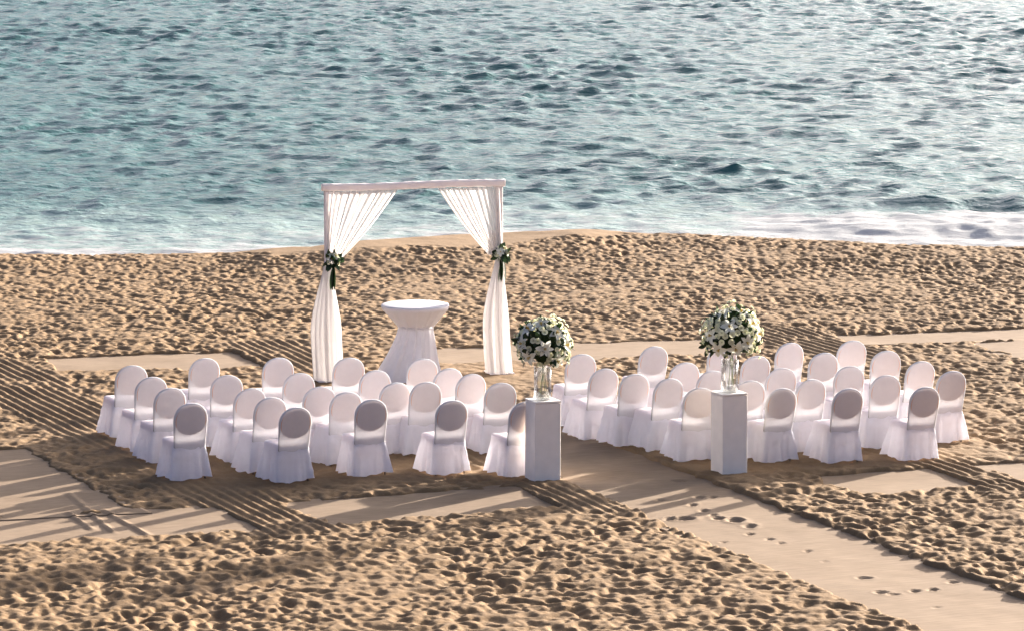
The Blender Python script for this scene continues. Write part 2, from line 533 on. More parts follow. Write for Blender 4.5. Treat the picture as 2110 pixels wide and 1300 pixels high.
# the trampled sand goes on beyond the picture, with a sparser scatter
n2_ = 9000
ex_, ey_ = rng.uniform(FX0 - 4.5, FX1 + 4.5, n2_), rng.uniform(FY0 - 4.0, FY1, n2_)
ok_ = (ex_ < FX0) | (ex_ > FX1) | (ey_ < FY0)
px_, py_ = np.concatenate([px_, ex_[ok_]]), np.concatenate([py_, ey_[ok_]])
for x, y in zip(px_, py_):
    far = (y - 40) / 32
    big = rng.random()
    rr = (0.036 + 0.062 * big * big * big) * (0.90 - 0.13 * far)
    if x < FX0 or x > FX1 or y < FY0: rr = rr * 1.9 + 0.05
    asp = rng.uniform(1.0, 2.4)
    ang = rng.normal(R(100), R(45))
    dep = rr * rng.uniform(0.38, 0.80) * (1 + 0.12 * far)
    ra = rr * asp
    a0, a1 = np.searchsorted(gx, x - ra), np.searchsorted(gx, x + ra)
    b0, b1 = np.searchsorted(gy, y - ra), np.searchsorted(gy, y + ra)
    if a1 <= a0 or b1 <= b0: continue
    dx, dy = gx[a0:a1][None, :] - x, gy[b0:b1][:, None] - y
    u = (dx * math.cos(ang) + dy * math.sin(ang)) / ra
    v = (-dx * math.sin(ang) + dy * math.cos(ang)) / rr
    r2 = u * u + v * v
    lift = rng.uniform(-0.012, 0.012)
    prof = np.where(r2 < 1.0, 0.022 + lift - dep * (1 - r2), 1.0)
    sub = pit[b0:b1, a0:a1]
    np.minimum(sub, prof, out=sub)
# soften a little, as dry sand slumps
def blur(a, n=1):
    for _ in range(n):
        a = (np.roll(a, 1, 0) + 2 * a + np.roll(a, -1, 0)) / 4
        a = (np.roll(a, 1, 1) + 2 * a + np.roll(a, -1, 1)) / 4
    return a
pit = blur(pit, 1) + (fbm(X / 0.11, Y / 0.14, 7, 2) - 0.5) * 0.016

# trampling fades out beyond the foot line and inside the chair blocks
tramp = 1 - sstep(-0.35, 0.35, Y - foot_y(X) - (fbm(X / 0.8, Y / 0.8, 9, 3) - 0.5) * 1.6)
chair_zone = np.zeros_like(X)
for (q0, q1, p0, p1) in ((14.6, 19.5, 44.9, 49.9), (20.6, 25.2, 43.6, 48.6), (18.6, 22.4, 51.2, 53.6), (18.5, 19.4, 43.9, 45.0)):
    d = np.minimum(np.minimum(Qg - q0, q1 - Qg), np.minimum(Pg - p0, p1 - Pg))
    chair_zone = np.maximum(chair_zone, sstep(-0.35, 0.25, d))
amp = tramp * (1 - 0.58 * chair_zone)
Hs = base * (1 - 0.6 * chair_zone) + (pit - 0.022) * amp * (0.40 + 1.35 * fbm(X / 1.5, Y / 1.9, 8, 3)) + 0.012

# raked tracks
for (qa, qb, p0, p1) in STRIPS:
    t = (Pg - 43.0) / 13.0
    ql, qr = qa[0] + (qb[0] - qa[0]) * t, qa[1] + (qb[1] - qa[1]) * t
    wob = (fbm(Qg / 0.7, Pg / 1.4, 21, 3) - 0.5) * 0.10
    d = np.minimum(np.minimum(Qg - ql, qr - Qg), np.minimum(Pg - p0, p1 - Pg))
    w = sstep(-0.22, 0.16, d + wob * 2.2) * (1 - 0.45 * chair_zone) * (0.50 + 0.50 * sstep(0.28, 0.52, fbm(Qg / 0.8, Pg / 1.5, 24, 3)))
    ridge = 0.018 * np.sin(2 * math.pi * (Qg - ql + wob * 0.6) / 0.145) * (0.45 + 0.9 * fbm(Qg / 0.5, Pg / 0.5, 22, 3))
    Hs = Hs * (1 - w) + (base * 0.4 + ridge + (pit - 0.022) * 0.18) * w

# beds of the mats: sand pressed down under them, its edge spilling unevenly over the mat
matmask = np.full(X.shape, -9.0)
for nm, lb, pts in MATS:
    matmask = np.maximum(matmask, mat_dist(pts, Qg, Pg))
edge_n = (fbm(X / 0.35, Y / 0.35, 31, 4) - 0.5)
bed = sstep(-0.03, 0.05, matmask + 0.01 + edge_n * 0.19)
Hs = Hs * (1 - bed) + (-0.105) * bed

# berm face
dc = Y - crest_y(X)
face = np.where(dc > 0, 0.02 * dc + 0.175 * np.maximum(dc - 0.25, 0) ** 1.0, 0)
apron = sstep(-2.0, 0.0, dc) * (1 - tramp)
berm = 0.05 * np.exp(-((dc + 0.9) / 1.3) ** 2) * tramp
fy = foot_y(X)
up = np.clip((fy - Y + 1.2) / 1.2, 0, 1)
berm = berm + (0.16 * sstep(-3.5, 0.2, Y - fy) - 0.05 * np.clip(Y - fy, 0, 6)) * sstep(-0.3, 1.6, crest_y(X) - fy)
Hs = Hs + berm - face
wet = sstep(1.0, 3.0, dc)
verts = np.stack([X, Y, Hs], -1).reshape(-1, 3)
me = fast_mesh('beach_sand', verts, grid_quads(len(gy), len(gx)))
at = me.attributes.new('wet', 'FLOAT', 'POINT')
at.data.foreach_set('value', wet.astype(np.float32).ravel())
tag(mesh_obj('beach_sand', me, M['sand']), kind='structure')

def sand_z(x, y):
    i = np.clip(np.searchsorted(gx, x) - 1, 0, len(gx) - 2); j = np.clip(np.searchsorted(gy, y) - 1, 0, len(gy) - 2)
    tx, ty = (x - gx[i]) / (gx[i + 1] - gx[i]), (y - gy[j]) / (gy[j + 1] - gy[j])
    return ((Hs[j, i] * (1 - tx) + Hs[j, i + 1] * tx) * (1 - ty) + (Hs[j + 1, i] * (1 - tx) + Hs[j + 1, i + 1] * tx) * ty)
def sand_zone(x, y, r_, fn=np.mean):
    a = np.linspace(-r_, r_, 7)
    xx, yy = np.meshgrid(x + a, y + a)
    return float(fn(sand_z(xx.ravel(), yy.ravel())))

# ------------------------------------------------------------------ mats
def px_dents(lst):
    return [(*qp(u, v), a, b, d) for u, v, a, b, d in lst]
# scuffs and footprints on the aisle as in the photo: pixel, half length along view x / depth, depth
DENTS = px_dents([(1410, 1063, .16, .10, .028), (1380, 1063, .08, .09, .02), (1480, 1062, .10, .10, .025), (1515, 1066, .13, .13, .03), (1545, 1078, .10, .10, .022),
                  (1427, 1034, .07, .09, .02), (1450, 1046, .07, .09, .022), (1470, 1055, .06, .07, .02), (1545, 1094, .06, .07, .018), (1587, 1104, .06, .06, .016),
                  (1610, 1112, .06, .06, .014), (1665, 1128, .05, .06, .018), (1780, 1184, .11, .06, .018), (1815, 1214, .10, .07, .018), (1885, 1211, .07, .07, .02),
                  (1923, 1208, .07, .06, .024), (1965, 1193, .08, .07, .018), (1840, 1218, .10, .05, .014), (1440, 1018, .08, .08, .02), (1470, 1018, .06, .07, .018),
                  (1360, 1024, .07, .07, .018), (1400, 985, .12, .08, .02), (1490, 1110, .05, .05, .012), (1700, 1150, .05, .05, .01), (1930, 1245, .05, .05, .01)])
# two long creases across the mat by the leftmost chairs
CREASES = [(qp(140, 1012), qp(235, 1092)), (qp(212, 1046), qp(308, 1097)), (qp(140, 1052), qp(192, 1086))]
for nm, lb, pts in MATS:
    ext = 0.12
    qs0, qs1 = min(p[0] for p in pts), max(p[0] for p in pts)
    ps0, ps1 = min(p[1] for p in pts), max(p[1] for p in pts)
    L = max(qs1 - qs0, ps1 - ps0)
    nu = int(min(300, max(24, (math.dist(pts[0], pts[1])) / 0.032)))
    nv = int(min(560, max(24, (math.dist(pts[0], pts[3])) / 0.032)))
    u, v = np.meshgrid(np.linspace(0, 1, nu), np.linspace(0, 1, nv))
    cen = np.mean(np.array(pts, float), 0)
    c = [np.array(p, float) + 0.17 * np.sign(np.array(p, float) - cen) for p in pts]
    q = (c[0][0] * (1 - u) + c[1][0] * u) * (1 - v) + (c[3][0] * (1 - u) + c[2][0] * u) * v
    p = (c[0][1] * (1 - u) + c[1][1] * u) * (1 - v) + (c[3][1] * (1 - u) + c[2][1] * u) * v
    # uneven hem
    q = q + (fbm(p / 0.9, q * 0 + 2.2, 41, 3) - 0.5) * 0.10
    p = p + (fbm(q / 0.9, p * 0 + 7.2, 43, 3) - 0.5) * 0.08
    z = (-0.030 if nm != 'side_mat' else -0.020) + (fbm(q / 1.6, p / 1.6, 45, 3) - 0.5) * 0.022 + (fbm(q / 0.25, p / 0.25, 46, 2) - 0.5) * 0.004
    for dq, dp, ra, rb, dd in DENTS:
        lx = (q - dq) * math.cos(TH) - (p - dp) * math.sin(TH)
        ly = (q - dq) * math.sin(TH) + (p - dp) * math.cos(TH)
        r2 = (lx / ra) ** 2 + (ly / (rb * 1.6)) ** 2
        r2 = r2 * 1.7
        r2 = r2 * (0.7 + 0.8 * fbm(q / 0.09, p / 0.12, 48, 2))
        z = z - 1.15 * dd * np.exp(-r2 * r2) + dd * 0.45 * np.exp(-((np.sqrt(r2) - 1.25) / 0.3) ** 2)
    for (e0, e1) in CREASES:
        e0, e1 = np.array(e0), np.array(e1)
        dv = e1 - e0; ln = math.hypot(*dv); dv = dv / ln
        s = (q - e0[0]) * dv[0] + (p - e0[1]) * dv[1]
        w = np.abs((q - e0[0]) * dv[1] - (p - e0[1]) * dv[0])
        z = z + 0.024 * np.exp(-(w / 0.026) ** 2) * sstep(-0.1, 0.1, s) * sstep(-0.1, 0.1, ln - s)
    gxy = A_R[None, None, :] * q[..., None] + A_F[None, None, :] * p[..., None]
    org = from_qp(*(np.mean(np.array(pts), 0)))
    lx = (gxy[..., 0] - org[0]) * math.cos(TH) + (gxy[..., 1] - org[1]) * math.sin(TH)
    ly = -(gxy[..., 0] - org[0]) * math.sin(TH) + (gxy[..., 1] - org[1]) * math.cos(TH)
    top = np.stack([lx, ly, z], -1)
    top_i = np.arange(nu * nv).reshape(nv, nu)
    quads = grid_quads(nv, nu)
    # hem with thickness
    loop = np.concatenate([top_i[0, :-1], top_i[:-1, -1], top_i[-1, :0:-1], top_i[:0:-1, 0]])
    vv = top.reshape(-1, 3)
    low = vv[loop].copy(); low[:, 2] -= 0.015
    k = len(vv); n = len(loop); ii = np.arange(n)
    hem = np.stack([loop[ii], k + ii, k + (ii + 1) % n, loop[(ii + 1) % n]], -1)
    o = mesh_obj(nm, fast_mesh(nm, np.concatenate([vv, low]), np.concatenate([quads, hem])), M['mat'])
    o.location = (org[0], org[1], 0.0); o.rotation_euler = (0, 0, TH)
    tag(o, lb, 'mat', 'woven mats laid on the sand')

# ------------------------------------------------------------------ sea
SEA_Z = -1.05
sx = axis(-21, 21, 0.118, -4000, 4000, 1.4)
_sm, _y = [], 72.5
while _y < 168:
    _sm.append(_y); _y += 0.095 + 0.11 * (_y - 72.5) / 95.0
_hi = axis(167.0, 168.0, 0.22, 167.0, 9000, 1.22); _hi = _hi[_hi > _sm[-1] + 0.1]
sy = np.concatenate([[71.0, 71.8], np.array(_sm), _hi])
SX, SY = np.meshgrid(sx, sy)
cy_ = crest_y(SX)
shore = cy_ * 1.128 - 0.2          # where the water first shows over the berm
dsh = SY - shore
fine = sstep(60, 21, np.abs(SX)) * sstep(420, 168, SY)
Z = np.zeros_like(SX); DX = np.zeros_like(SX); DY = np.zeros_like(SX)
comps = []
for i in range(120):
    lam = 0.36 * (3.8 / 0.36) ** rng.random()
    ang = rng.normal(R(-97), R(42))
    comps.append((lam, ang, rng.uniform(0, 2 * math.pi)))
slopes = 0.0
grow = 0.60 + 0.40 * sstep(1.0, 12.0, dsh)
# gusts: patches of rougher and calmer water
gust = 0.55 + 0.9 * fbm(SX / 5.0, SY / 12.0, 51, 3)
for lam, ang, ph in comps:
    k = 2 * math.pi / lam
    s_i = 0.035 if lam < 1.0 else (0.020 if lam < 2.2 else 0.011)
    A = s_i / k
    kx, ky = k * math.cos(ang), k * math.sin(ang)
    th = kx * SX + ky * SY + ph
    sn, cs = np.sin(th), np.cos(th)
    Z += A * cs; DX -= 0.85 * A * math.cos(ang) * sn; DY -= 0.85 * A * math.sin(ang) * sn
# swell lines and the breaker rolling in on the right
def ridge_px(u0, u1, v, h, wd, skew=0.0):
    a = unproject(u0, v, SEA_Z); b = unproject(u1, v, SEA_Z)
    cxm, hw = (a[0] + b[0]) / 2, abs(b[0] - a[0]) / 2
    yy = a[1] + skew * (SX - cxm) + 0.5 * (fbm(SX / 2.0, SX * 0 + h * 10, 61, 3) - 0.5)
    t = (SY - yy) / wd
    prof = np.where(t < 0, np.exp(-(t / 0.55) ** 2), np.exp(-(t / 1.5) ** 2))
    lat = sstep(1.25, 0.7, np.abs(SX - cxm) / hw)
    return h * prof * lat, prof * lat
amp = fine * grow * gust * (1 - 0.55 * ridge_px(1660, 2500, 474, 1.0, 2.2, -0.05)[1])
Z *= amp; DX *= amp; DY *= amp
# swell lines and the breaker
r1, m1 = ridge_px(1880, 2600, 428, 0.22, 0.9)
r2, m2 = ridge_px(1600, 1960, 430, 0.12, 0.9, 0.1)
r3, m3 = ridge_px(1660, 2500, 474, 0.13, 2.2, -0.05)
r4, m4 = ridge_px(1590, 1760, 275, 0.22, 1.2)
r5, m5 = ridge_px(780, 1000, 455, 0.16, 0.9)
Z += r1 + r2 + r3 + 0.5 * r4
brk = m3
Z += m3 * (fbm(SX / 0.35, SY / 0.6, 71, 3) - 0.5) * 0.09
# swash edge: water sheet thins and rises onto the beach face
foam = 0.66 * sstep(3.0, 0.2, dsh + (fbm(SX / 1.8, SY / 0.7, 75, 3) - 0.5) * 3.0)
foam = np.maximum(foam, 0.42 * sstep(7.5, 2.5, dsh + (fbm(SX / 2.5, SY / 1.2, 76, 3) - 0.5) * 5.0))
ur = sstep(2.5, 6.0, SX)                                       # broken water to the right
foam = np.maximum(foam, ur * 0.72 * sstep(6.6, 4.6, dsh + (fbm(SX / 2.5, SY / 0.9, 77, 4) - 0.5) * 3.4))
foam = np.maximum(foam, m3 * 0.8 * (0.72 + 0.5 * fbm(SX / 0.9, SY / 0.9, 80, 3)))
foam = np.maximum(foam, 0.34 * sstep(0.62, 0.85, fbm(SX / 1.3, SY / 2.2, 78, 4)) * sstep(40, 5, dsh))
shallow = sstep(11.0, 0.5, dsh + (fbm(SX / 5, SY / 5, 79, 3) - 0.5) * 8)
verts = np.stack([SX + DX, SY + DY, SEA_Z + Z], -1).reshape(-1, 3)
me = fast_mesh('sea', verts, grid_quads(len(sy), len(sx)))
for nm, a in (('foam', foam), ('shallow', shallow)):
    at = me.attributes.new(nm, 'FLOAT', 'POINT'); at.data.foreach_set('value', a.astype(np.float32).ravel())
tag(mesh_obj('sea', me, M['sea']), kind='structure')

# ------------------------------------------------------------------ chairs
def back_half_width(s):
    """outline of the round-topped back, s metres above the seat along the back"""
    top, rad = 0.548, 0.218
    w = np.interp(s, [-0.06, 0.0, 0.18, 0.33], [0.198, 0.199, 0.211, 0.218])
    rs = np.clip((s - (top - rad)) / rad, 0, 1)
    return np.where(s > top - rad, rad * np.maximum(0, 1 - rs ** 2.25) ** (1 / 2.25), w)
TILT = R(11.5)
def back_pt(x, s, n):
    """x across, s up along the tilted back, n out of its rear face"""
    return (x, -0.217 - s * math.sin(TILT) - n * math.cos(TILT), 0.402 + s * math.cos(TILT) - n * math.sin(TILT))

def chair_meshes(var):
    rg = random.Random(100 + var); nr = np.random.default_rng(200 + var)
    out = {}
    # stretch cover of the back: a flat envelope
    rows = list(np.linspace(-0.03, 0.330, 13)) + [0.330 + 0.218 * math.sin(a) for a in np.linspace(0.12, math.pi / 2 - 0.02, 14)]
    nc = 36; vv = []
    for s in rows:
        w = float(back_half_width(np.array(s)))
        th = 0.030 * (0.35 + 0.65 * min(1, w / 0.2)) if s > 0.2 else 0.027
        for k in range(nc):
            a = 2 * math.pi * k / nc
            cx_, sn_ = math.cos(a), math.sin(a)
            x = w * math.copysign(abs(cx_) ** 0.75, cx_)
            n = th * math.copysign(abs(sn_) ** 0.55, sn_)
            vv.append(back_pt(x, s, n))
    q = grid_quads(len(rows), nc, True)
    ff = [tuple(map(int, f)) for f in q] + [tuple((len(rows) - 1) * nc + k for k in range(nc))]
    out['back_cover'] = py_mesh('back_cover', vv, ff, True)
    # oval padded backrest
    mb = MB(); vv = []; nn = 32
    for n, sc in ((-0.021, 0.90), (-0.0235, 0.975), (0.0, 1.0), (0.0235, 0.975), (0.021, 0.90)):
        for k in range(nn):
            a = 2 * math.pi * k / nn
            vv.append(back_pt(0.201 * sc * math.cos(a), 0.334 + 0.184 * sc * math.copysign(abs(math.sin(a)) ** 0.9, math.sin(a)), n))
    ff = [tuple(map(int, f)) for f in grid_quads(5, nn, True)] + [tuple(range(nn - 1, -1, -1)), tuple(range(4 * nn, 5 * nn))]
    out['backrest'] = py_mesh('backrest', vv, ff, True)
    # bent tube frame
    mb = MB(); pts = []
    for s in np.linspace(-0.12, 0.318, 7): pts.append(back_pt(-float(np.interp(s, [-.12, 0, .18, .33], [.188, .190, .200, .207])), s, 0))
    for a in np.linspace(math.pi - 0.02, 0.02, 19): pts.append(back_pt(0.207 * math.copysign(abs(math.cos(a)) ** 0.9, math.cos(a)), 0.332 + 0.206 * math.sin(a) ** 0.92, 0))
    for s in np.linspace(0.318, -0.12, 7): pts.append(back_pt(float(np.interp(s, [-.12, 0, .18, .33], [.188, .190, .200, .207])), s, 0))
    mb.tube(pts, 0.0105, 8); out['back_frame'] = mb.mesh('back_frame', True)
    # seat cushion
    mb = MB(); mb.box((0, 0.0, 0.425), (0.40, 0.42, 0.06), 0.015); out['seat_cushion'] = mb.mesh('seat_cushion')
    legs = []
    for sx_ in (-1, 1):
        for sy_ in (-1, 1):
            mb = MB(); mb.tube([(sx_ * .175, sy_ * .185, .41), (sx_ * .182, sy_ * .20, .2), (sx_ * .190, sy_ * .215, .0)], .011, 8)
            legs.append(mb.mesh('leg', True))
    out['legs'] = legs
    # loose skirt with the seat top
    nc, nr_ = 112, 15
    per = np.arange(nc) / nc * 2 * math.pi
    ph = [rg.uniform(0, 2 * math.pi) for _ in range(6)]
    fr = [rg.choice([5, 6, 7]), rg.choice([9, 10, 11]), rg.choice([14, 15, 17])]
    def ring(hw, y0, y1, pw):
        c_, s_ = np.cos(per), np.sin(per)
        m_ = (np.abs(c_) ** pw + np.abs(s_) ** pw) ** (-1.0 / pw)
        x = c_ * m_ * hw; y = s_ * m_
        return x, np.where(y > 0, y * y1, -y * y0 * -1 * -1) if False else np.where(y > 0, y * y1, y * -y0)
    vv = []
    hemz = 0.008 + 0.012 * np.sin(per * 3 + ph[3]) + 0.008 * np.sin(per * 9 + ph[4]) + 0.012
    for i in range(nr_):
        t = i / (nr_ - 1)
        e = t ** 1.15
        hw = 0.216 + (0.252 - 0.216) * e
        y0 = -(0.240 + (0.275 - 0.240) * e); y1 = 0.232 + (0.325 - 0.232) * e
        x, y = ring(hw, y0, y1, 7.0 - 1.5 * e)
        x = x * np.where(y > 0, 1 + 0.12 * e, 1.0 + 0.04 * e)
        z = 0.462 * (1 - t) + hemz * t
        fold = t ** 0.8 * (0.013 * np.sin(fr[0] * per + ph[0]) + 0.013 * np.sin(fr[1] * per + ph[1]) + 0.009 * np.sin(fr[2] * per + ph[2] + t))
        # pleats gather at the four corners
        for ca in (math.pi / 4, 3 * math.pi / 4, 5 * math.pi / 4, 7 * math.pi / 4):
            dlt = (per - ca + math.pi) % (2 * math.pi) - math.pi
            fold = fold + t * 0.034 * np.exp(-(dlt / 0.09) ** 2) - t ** 0.6 * 0.030 * np.exp(-((np.abs(dlt) - 0.22) / 0.08) ** 2)
        back = np.exp(-((per - 1.5 * math.pi) / 0.45) ** 2)
        fold = fold * (1 - 0.55 * back) * float(sstep(0.05, 0.40, np.array(t))) - back * 0.02 * math.sin(math.pi * t) * (0.5 + rg.random() * 0)
        rr = np.hypot(x, y)
        x = x * (1 + fold / rr); y = y * (1 + fold / rr)
        vv.append(np.stack([x, y, z], -1))
    # a drooping swag crease across the back panel
    sk = np.concatenate(vv)
    droop = 0.010 * np.exp(-((sk[:, 2] - 0.27 - 0.9 * sk[:, 0] ** 2 * rg.choice([-1, 1, 1.6])) / 0.03) ** 2) * (sk[:, 1] < -0.2)
    sk[:, 1] -= droop
    for _ in range(9):
        a0 = rg.uniform(0, 2 * math.pi); z0 = rg.uniform(0.05, 0.40); sl = rg.uniform(-1.2, 1.2); am = rg.choice([-1, 1]) * rg.uniform(0.004, 0.010)
        pa = np.arctan2(sk[:, 1], sk[:, 0]); da = (pa - a0 + math.pi) % (2 * math.pi) - math.pi
        g_ = am * np.exp(-((sk[:, 2] - z0 - sl * da * 0.25) / 0.022) ** 2) * np.exp(-(da / 0.55) ** 2) * (sk[:, 2] < 0.44)
        rr_ = np.hypot(sk[:, 0], sk[:, 1]); sk[:, 0] *= 1 + g_ / rr_; sk[:, 1] *= 1 + g_ / rr_
    # seat top: rounded shoulder then inwards
    tops = []
    for k_, dz in ((0.985, 0.010), (0.93, 0.016), (0.6, 0.020), (0.25, 0.021)):
        r0 = vv[0].copy(); r0[:, 0] *= k_; r0[:, 1] *= k_; r0[:, 2] = 0.462 + dz
        tops.append(r0)
    allv = np.concatenate(tops[::-1] + [sk])
    nrows = nr_ + 4
    ff = [tuple(int(i) for i in f[::-1]) for f in grid_quads(nrows, nc, True)] + [tuple(range(nc))]
    out['skirt'] = py_mesh('skirt', allv, ff, True)
    return out

CHM = [chair_meshes(i) for i in range(9)]
def make_chair(var, loc, rz):
    t = empty('covered_chair', loc, rz)
    m_ = CHM[var]
    mesh_obj('back_cover', m_['back_cover'], M['cover'], t)
    mesh_obj('backrest', m_['backrest'], M['pad'], t)
    mesh_obj('back_frame', m_['back_frame'], M['metal'], t)
    mesh_obj('seat_cushion', m_['seat_cushion'], M['pad'], t)
    mesh_obj('skirt', m_['skirt'], M['skirt'], t)
    for lm in m_['legs']: mesh_obj('leg', lm, M['metal'], t)
    return t

ordn = ['first', 'second', 'third', 'fourth', 'fifth']
BT = 0.217 + 0.548 * math.sin(TILT)            # how far the top of the back lies behind the seat's centre
cr = random.Random(5)
for fi, fl in enumerate(FILES):
    left = fi < 5
    from_aisle = (4 - fi) if left else (fi - 5)
    for ri, (u, v) in enumerate(fl):
        g = unproject(u, v, CH_H + 0.005)
        rz = TH + R(cr.uniform(-5.0, 5.0))
        x, y = g[0] - math.sin(rz) * BT, g[1] + math.cos(rz) * BT
        z = sand_zone(x, y, 0.22, np.mean)
        ch = make_chair((fi * 4 + ri * 3 + fi // 3) % 9, (x, y, z - 0.004), rz)
        ch.rotation_euler = (R(cr.uniform(-1.3, 1.3)), R(cr.uniform(-1.3, 1.3)), rz)
        k_ = cr.uniform(0.985, 1.015); ch.scale = (k_, k_, cr.uniform(0.985, 1.015))
        side = 'left' if left else 'right'
        place = 'beside the aisle' if from_aisle == 0 else f'{ordn[from_aisle]} from the aisle'
        tag(ch, f'white skirted chair {side} of aisle facing arch, {ordn[ri]} row from sea, {place}', 'chair',
            'white covered chairs in two blocks along the aisle')

# ------------------------------------------------------------------ wedding arch
gl, gr = unproject(677, 783), unproject(1029, 768)
mid = (gl + gr) / 2
span = float(np.hypot(*(gr - gl)))
arch_rz = math.atan2(gr[1] - gl[1], gr[0] - gl[0])
AH = 2.72
arch = empty('wedding_arch', (mid[0], mid[1], 0.0), arch_rz)
tag(arch, 'white draped wedding arch with tied back sheer curtains standing on the sand', 'arch')
hs = span / 2
for sx_ in (-1, 1):
    mb = MB(); mb.box((sx_ * hs, 0, AH / 2 - 0.06), (0.085, 0.085, AH + 0.02), 0.008); mb.build('post', M['post'], arch)
    mb = MB(); mb.box((sx_ * hs, 0.0, 0.012), (0.36, 0.36, 0.02), 0.004); mb.build('base_plate', M['post'], arch)
# beam wrapped in cloth: wrinkled sleeve
nb, nc = 120, 20
vv = []
for i in range(nb):
    t = i / (nb - 1); x = -hs - 0.075 + t * (span + 0.15)
    for k in range(nc):
        a = 2 * math.pi * k / nc
        c_, s_ = math.cos(a), math.sin(a)
        wv = 0.002 * math.sin(x * 17 + 2 * a) + 0.002 * math.sin(x * 31 - a * 3 + 1) + 0.0012 * math.sin(x * 95 + a)
        m_ = (abs(c_) ** 5 + abs(s_) ** 5) ** (-1 / 5)
        endk = 1.0
        y = c_ * m_ * (0.060 + wv) * endk; z = s_ * m_ * (0.050 + wv) * endk
        vv.append((x, y, AH + z + 0.006 * math.sin(x * 3)))
ff = [tuple(map(int, f)) for f in grid_quads(nb, nc, True)] + [tuple(range(nc - 1, -1, -1)), tuple((nb - 1) * nc + k for k in range(nc))]
mesh_obj('beam', py_mesh('beam', vv, ff, True), M['wrap'], arch)

TIE_Z = 1.70
def drape_upper(sx_, x_out, x_in, seed, back=False):
    """sheer curtain from the beam to the tie; x measured from arch centre"""
    rg = np.random.default_rng(seed)
    nu, nv = 150, 46
    u, t = np.meshgrid(np.linspace(0, 1, nu), np.linspace(0, 1, nv))
    top_x = x_out + (x_in - x_out) * u
    tie_x = sx_ * hs - sx_ * 0.02 + (-sx_) * (u - 0.25) * 0.20
    ease = t ** (0.90 + 0.12 * u)
    x = top_x + (tie_x - top_x) * ease
    z = (AH - 0.05) + (TIE_Z - AH + 0.05) * t - 0.05 * u * np.sin(math.pi * t)
    phs = rg.uniform(0, 6.28, 4)
    uu = u + 0.03 * np.sin(7 * u + phs[3]) + 0.012 * np.sin(17 * u + phs[1])
    pl = np.sin(2 * math.pi * 11 * uu + phs[0]) + 0.5 * np.sin(2 * math.pi * 19 * uu + phs[1] + t) + 0.35 * np.sin(2 * math.pi * 5 * uu + phs[2])
    amp_ = 0.007 + 0.012 * np.sin(math.pi * np.clip(t * 0.9 + 0.15, 0, 1))
    y = -0.075 * (1 - t) - 0.055 * t + pl * amp_ + (0.06 if back else 0)
    x = x + 0.006 * np.sin(2 * math.pi * 11 * uu + phs[0] + 1.5) * (1 - 0.5 * t)
    return fast_mesh('drape', np.stack([x, y, z], -1).reshape(-1, 3), grid_quads(nv, nu))
def drape_lower(sx_, seed, x0, x1, bulge):
    rg = np.random.default_rng(seed)
    nu, nv = 130, 56
    a, t = np.meshgrid(np.linspace(0, 2 * math.pi, nu, endpoint=False), np.linspace(0, 1, nv))
    cx_ = sx_ * hs - sx_ * 0.0 + ((x0 + x1) / 2) * sstep(0, 0.8, t) + bulge * np.sin(math.pi * t)
    hw = 0.055 + ((x1 - x0) / 2 - 0.055) * sstep(-0.05, 0.62, t)
    dp = 0.05 + 0.13 * sstep(0, 0.7, t)
    phs = rg.uniform(0, 6.28, 3)
    f = 1 + (0.10 * np.sin(9 * a + phs[0]) + 0.06 * np.sin(17 * a + phs[1] + 2 * t) + 0.04 * np.sin(5 * a + phs[2] + 3 * t)) * sstep(0, 0.3, t)
    x = cx_ + np.cos(a) * hw * f
    y = -0.02 + np.sin(a) * dp * f
    z = TIE_Z - 0.02 - (TIE_Z - 0.02) * t + 0.012 * np.sin(4 * a + phs[0]) * t + 0.01 * t
    return fast_mesh('drape', np.stack([x, y, z], -1).reshape(-1, 3), grid_quads(nv, nu, True))
sc = span / (1029 - 677)         # metres per photo pixel in the arch plane
xc = (677 + 1029) / 2
mesh_obj('curtain', drape_upper(-1, (677 - xc) * sc + 0.02, (818 - xc) * sc, 1), M['sheer'], arch)
mesh_obj('curtain', drape_upper(1, (1029 - xc) * sc - 0.02, (900 - xc) * sc, 2), M['sheer'], arch)
mesh_obj('curtain_tail', drape_lower(-1, 3, -0.19, 0.20, -0.03), M['sheer'], arch)
mesh_obj('curtain_tail', drape_lower(1, 4, -0.19, 0.17, -0.05), M['sheer'], arch)
arch.location.z = sand_zone(mid[0], mid[1], 0.4) - 0.01

# ------------------------------------------------------------------ flowers
def leaf_mesh(name, L, W, droop=0.15, n=6):
    vv, ff = [], []
    for i in range(n + 1):
        t = i / n
        w = W * math.sin(math.pi * min(1, t * 0.94 + 0.04)) ** 0.8
        z = -droop * L * t * t
        vv += [(-w, L * t, z + 0.25 * w), (0, L * t, z), (w, L * t, z + 0.25 * w)]
    for i in range(n):
        b = i * 3
        ff += [(b, b + 1, b + 4, b + 3), (b + 1, b + 2, b + 5, b + 4)]
    return py_mesh(name, vv, ff, True)
def lily_mesh(s):
    """six pointed recurving petals, facing +Z"""
    vv, ff = [], []
    for k in range(6):
        a = k * math.pi / 3
        L, W = s * (1.0 if k % 2 == 0 else 0.92), s * (0.27 if k % 2 == 0 else 0.21)
        b = len(vv); n = 6
        for i in range(n + 1):
            t = i / n
            w = W * (math.sin(math.pi * (0.10 + 0.87 * t)) ** 0.9)
            rad = 0.06 * s + L * t * (1 - 0.06 * t)
            z = s * (0.45 * t - 0.42 * t ** 2.6) + 0.01 * s * (k % 2)
            for off, dz in ((-w, 0.22 * w), (0, 0), (w, 0.22 * w)):
                vv.append((rad * math.cos(a) - off * math.sin(a), rad * math.sin(a) + off * math.cos(a), z + dz))
        for i in range(n):
            c = b + i * 3
            ff += [(c, c + 1, c + 4, c + 3), (c + 1, c + 2, c + 5, c + 4)]
    return py_mesh('lily', vv, ff, True)
